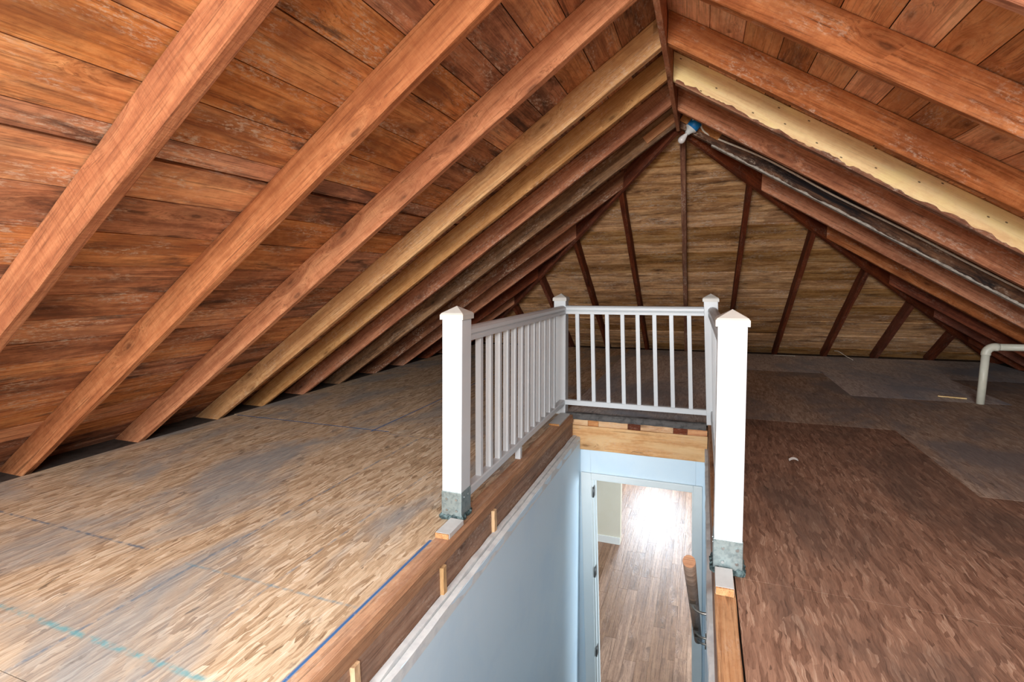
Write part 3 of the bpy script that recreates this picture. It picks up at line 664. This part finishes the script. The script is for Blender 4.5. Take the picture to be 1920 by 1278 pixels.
def section(A, B, ys, lean_a, lean_b, wide=None):
    (ax, ay), (bx, by) = A, B
    P = lambda t, z: Vector((ax+(bx-ax)*t+(lean_a+(lean_b-lean_a)*t)*z, ay+(by-ay)*t, z))
    par(extr('top_rail', LOAF, P(0, ZT_), P(1, ZT_), M['vinyl'])); par(extr('bottom_rail', BOTP, P(0, ZB_), P(1, ZB_), M['vinyl']))
    h = .0155
    for t in ys:
        a, b = P(t, ZB_+.04), P(t, ZT_+.002); bm = bmesh.new(); bm_box(bm, -h, h, -h, h, 0, 1, .002)
        for v_ in bm.verts: k = v_.co.z; c = a.lerp(b, k); v_.co = Vector((c.x+v_.co.x, c.y+v_.co.y, c.z))
        par(bm_obj('baluster', bm, M['vinyl']))
LYS = [2.338, 2.475, 2.610, 2.743, 2.876, 3.010, 3.144, 3.275, 3.405, 3.540, 3.676, 3.811]
section((-1.064, 2.142), (-1.083, 4.10), [(y-2.142)/(4.10-2.142) for y in LYS], .02, .0)
section((-1.055, 4.13), (.068, 4.13), [(x_+1.055)/1.123 for x_ in (-.940, -.812, -.689, -.563, -.441, -.309, -.179, -.045)], -.022, -.052)
section((.122, 2.092), (.122, 4.09), [(y-2.142)/(4.10-2.142) for y in LYS], -.02, -.05)
par(box('support_foot', -1.082, -1.046, 2.93, 2.966, .006, .085, M['vinyl'], None, .003))
# primed wood pads under the posts
def pad(x0, x1, y0, y1, z0, z1, lb):
    o = tag(box('wood_pad', x0, x1, y0+.006, y1, z0, z1, M['whiteblk'], None, .002), lb, 'wood block', 'wood pads beside the post feet')
    e = loft('raw_end', [(0, x0+.001, z0+.001), (0, x1-.001, z0+.001), (0, x1-.001, z1-.001), (0, x0+.001, z1-.001)], [(.006, x0+.001, z0+.001), (.006, x1-.001, z0+.001), (.006, x1-.001, z1-.001), (.006, x0+.001, z1-.001)], M['endgrain'], frame_mat(Vector((0, y0, 0)), Y, X, Z), 1, .001, .001)
    child_of(e, o); return o
pad(-1.074, -1.006, 1.875, 2.026, .0055, .03, 'white wood pad with raw end in front of the left front post')
pad(.080, .142, 1.835, 1.976, .0155, .045, 'white wood pad with raw orange end in front of the right front post')
pad(-1.09, -1.005, 3.72, 4.06, .0055, .022, 'flat white wood strip at the foot of the far left post')

# ================================================================== THINGS: oak handrail on the right stairwell wall
hr = tag(empty('stair_handrail', (-.011, 1.75, .17)), 'brown oak handrail on metal brackets along the right stairwell wall', 'handrail')
A_, B_ = Vector((-.011, 1.75, .17)), Vector((.047, 3.05, -1.04)); d_ = (B_-A_).normalized()
bpy.context.view_layer.update()
child_of(tube('rail', [A_+d_*.002, A_+d_*.3, A_+d_*.9, B_], .0215, M['oak'], None, 16), hr)
child_of(tube('rail_end', [A_-d_*.0015, A_+d_*.0018], .0214, M['oak_end'], None, 16), hr)
for t in (.30, .68, .80):
    c = A_.lerp(B_, t); wl = lean(Vector((.067, c.y, c.z-.07))).x
    b = child_of(tube('bracket', spline([c+Vector((0, 0, -.0225)), c+Vector((.003, 0, -.055)), (c.x*.45+wl*.55, c.y, c.z-.072), (wl-.004, c.y, c.z-.072)], 5), .006, M['nickel'], None, 8), hr)
    child_of(tube('rosette', [(wl-.006, c.y, c.z-.072), (wl, c.y, c.z-.072)], .026, M['nickel'], None, 16), b)
    child_of(box('saddle', c.x-.012, c.x+.012, c.y-.03, c.y+.03, c.z-.026, c.z-.021, M['nickel']), b)

# ================================================================== THINGS: bare bulb, cable, vent pipe, bits
lamp = tag(empty('bare_bulb_light', (-.13, 4.66, 2.385)), 'unlit bulb in a white holder on a blue box at the ridge end', 'light')
bpy.context.view_layer.update()
c0 = Vector((-.108, 4.65, 2.398)); ax = Vector((-.66, .06, -.74)).normalized()
child_of(tube('junction_box', [c0-ax*.040, c0-ax*.034, c0+ax*.024, c0+ax*.026], .047, M['bluebox'], None, 8, rs=[.046, .052, .052, .048]), lamp)
child_of(tube('lampholder', [c0+ax*t for t in (.026, .031, .036, .05, .066, .080)], .03, M['porcelain'], None, 20, rs=[.052, .053, .049, .032, .023, .021]), lamp)
child_of(tube('bulb', [c0+ax*t for t in (.079, .092, .105, .12, .135, .150, .162, .169, .171)], .02, M['bulb'], None, 18, rs=[.013, .015, .020, .0255, .029, .0285, .022, .012, .003]), lamp)
cp = [(-.118, 4.63, 2.412), (-.110, 4.61, 2.435), (-.078, 4.605, 2.452), (-.050, 4.63, 2.425), (-.045, 4.68, 2.375), (.036, 4.698, 2.318), (.386, 4.700, 2.136), (.66, 4.700, 1.967), (.933, 4.700, 1.787), (1.44, 4.700, 1.482), (1.782, 4.700, 1.268), (2.171, 4.700, 1.030), (2.7, 4.700, .71), (3.2, 4.700, .42)]
tag(tube('electric_cable', spline([(x, y-.006 if y > 4.69 else y, z-.012 if y > 4.69 else z) for x, y, z in cp], 6), .0075, M['cable'], None, 8), 'white electric cable from the blue box down along the black stained rafter', 'cable')
pp = tag(empty('vent_pipe', (2.363, 5.614, 0)), 'cream plastic pipe rising from the floor and bending right under the eave', 'pipe')
bpy.context.view_layer.update(); pr = .030
px, py, pz = 2.366, 5.614, .515
child_of(tube('riser', [(px-.004, py, .001), (px, py, pz-.06)], pr, M['pvc'], None, 20), pp)
el = [(px, py, pz-.075), (px, py, pz-.062)]+[(px+.06*(1-math.cos(a)), py, pz-.06+.06*math.sin(a)) for a in [math.pi/2*k/7 for k in range(8)]]+[(px+.062, py, pz), (px+.085, py, pz)]
child_of(tube('elbow', el, pr+.005, M['pvc'], None, 20), pp)
child_of(tube('branch', [(px+.07, py, pz), (px+.49, py-.01, pz+.004)], pr, M['pvc'], None, 20), pp)
st = timber('wood_strip', (2.13, 5.83, .004), (2.33, 5.78, .004), Vector((.24, .97, 0)).normalized(), -.012, .012, Z, 0, .010, M['pale'], 6, .002); tag(st, 'thin pale wood strip lying on the floor beside the plastic pipe', 'wood strip')
def wisp(pts, lb): tag(tube('loose_wire', spline(pts, 6), .0028, M['cable'], None, 6), lb, 'wire')
wisp([(1.98, 8.1, .003), (1.9, 8.18, .05), (1.83, 8.22, .10), (1.77, 8.2, .11)], 'short white wire end sticking up at the far eave')
wisp([(1.03, 8.3, .003), (1.1, 8.26, .008), (1.18, 8.3, .004), (1.3, 8.27, .006)], 'thin white wire scrap on the floor by the far eave')
# curled paper scrap on the brown sheet
bm = bmesh.new(); prev = None
for k in range(7):
    t = k/6; a = [bm.verts.new((.545+.05*t, 3.46+.02*math.sin(3*t)+w_, .0015+.008*abs(math.sin(2.4*t))+w2)) for w_, w2 in ((0, 0), (.03, .003), (.03, .0045), (0, .0015))]
    if prev:
        for i in range(4): bm.faces.new([prev[i], a[i], a[(i+1) % 4], prev[(i+1) % 4]])
    else: bm.faces.new(a[::-1])
    prev = a
bm.faces.new(prev); tag(bm_obj('paper_scrap', bm, M['basewhite']), 'small curled white scrap lying on the brown floor sheet', 'scrap')
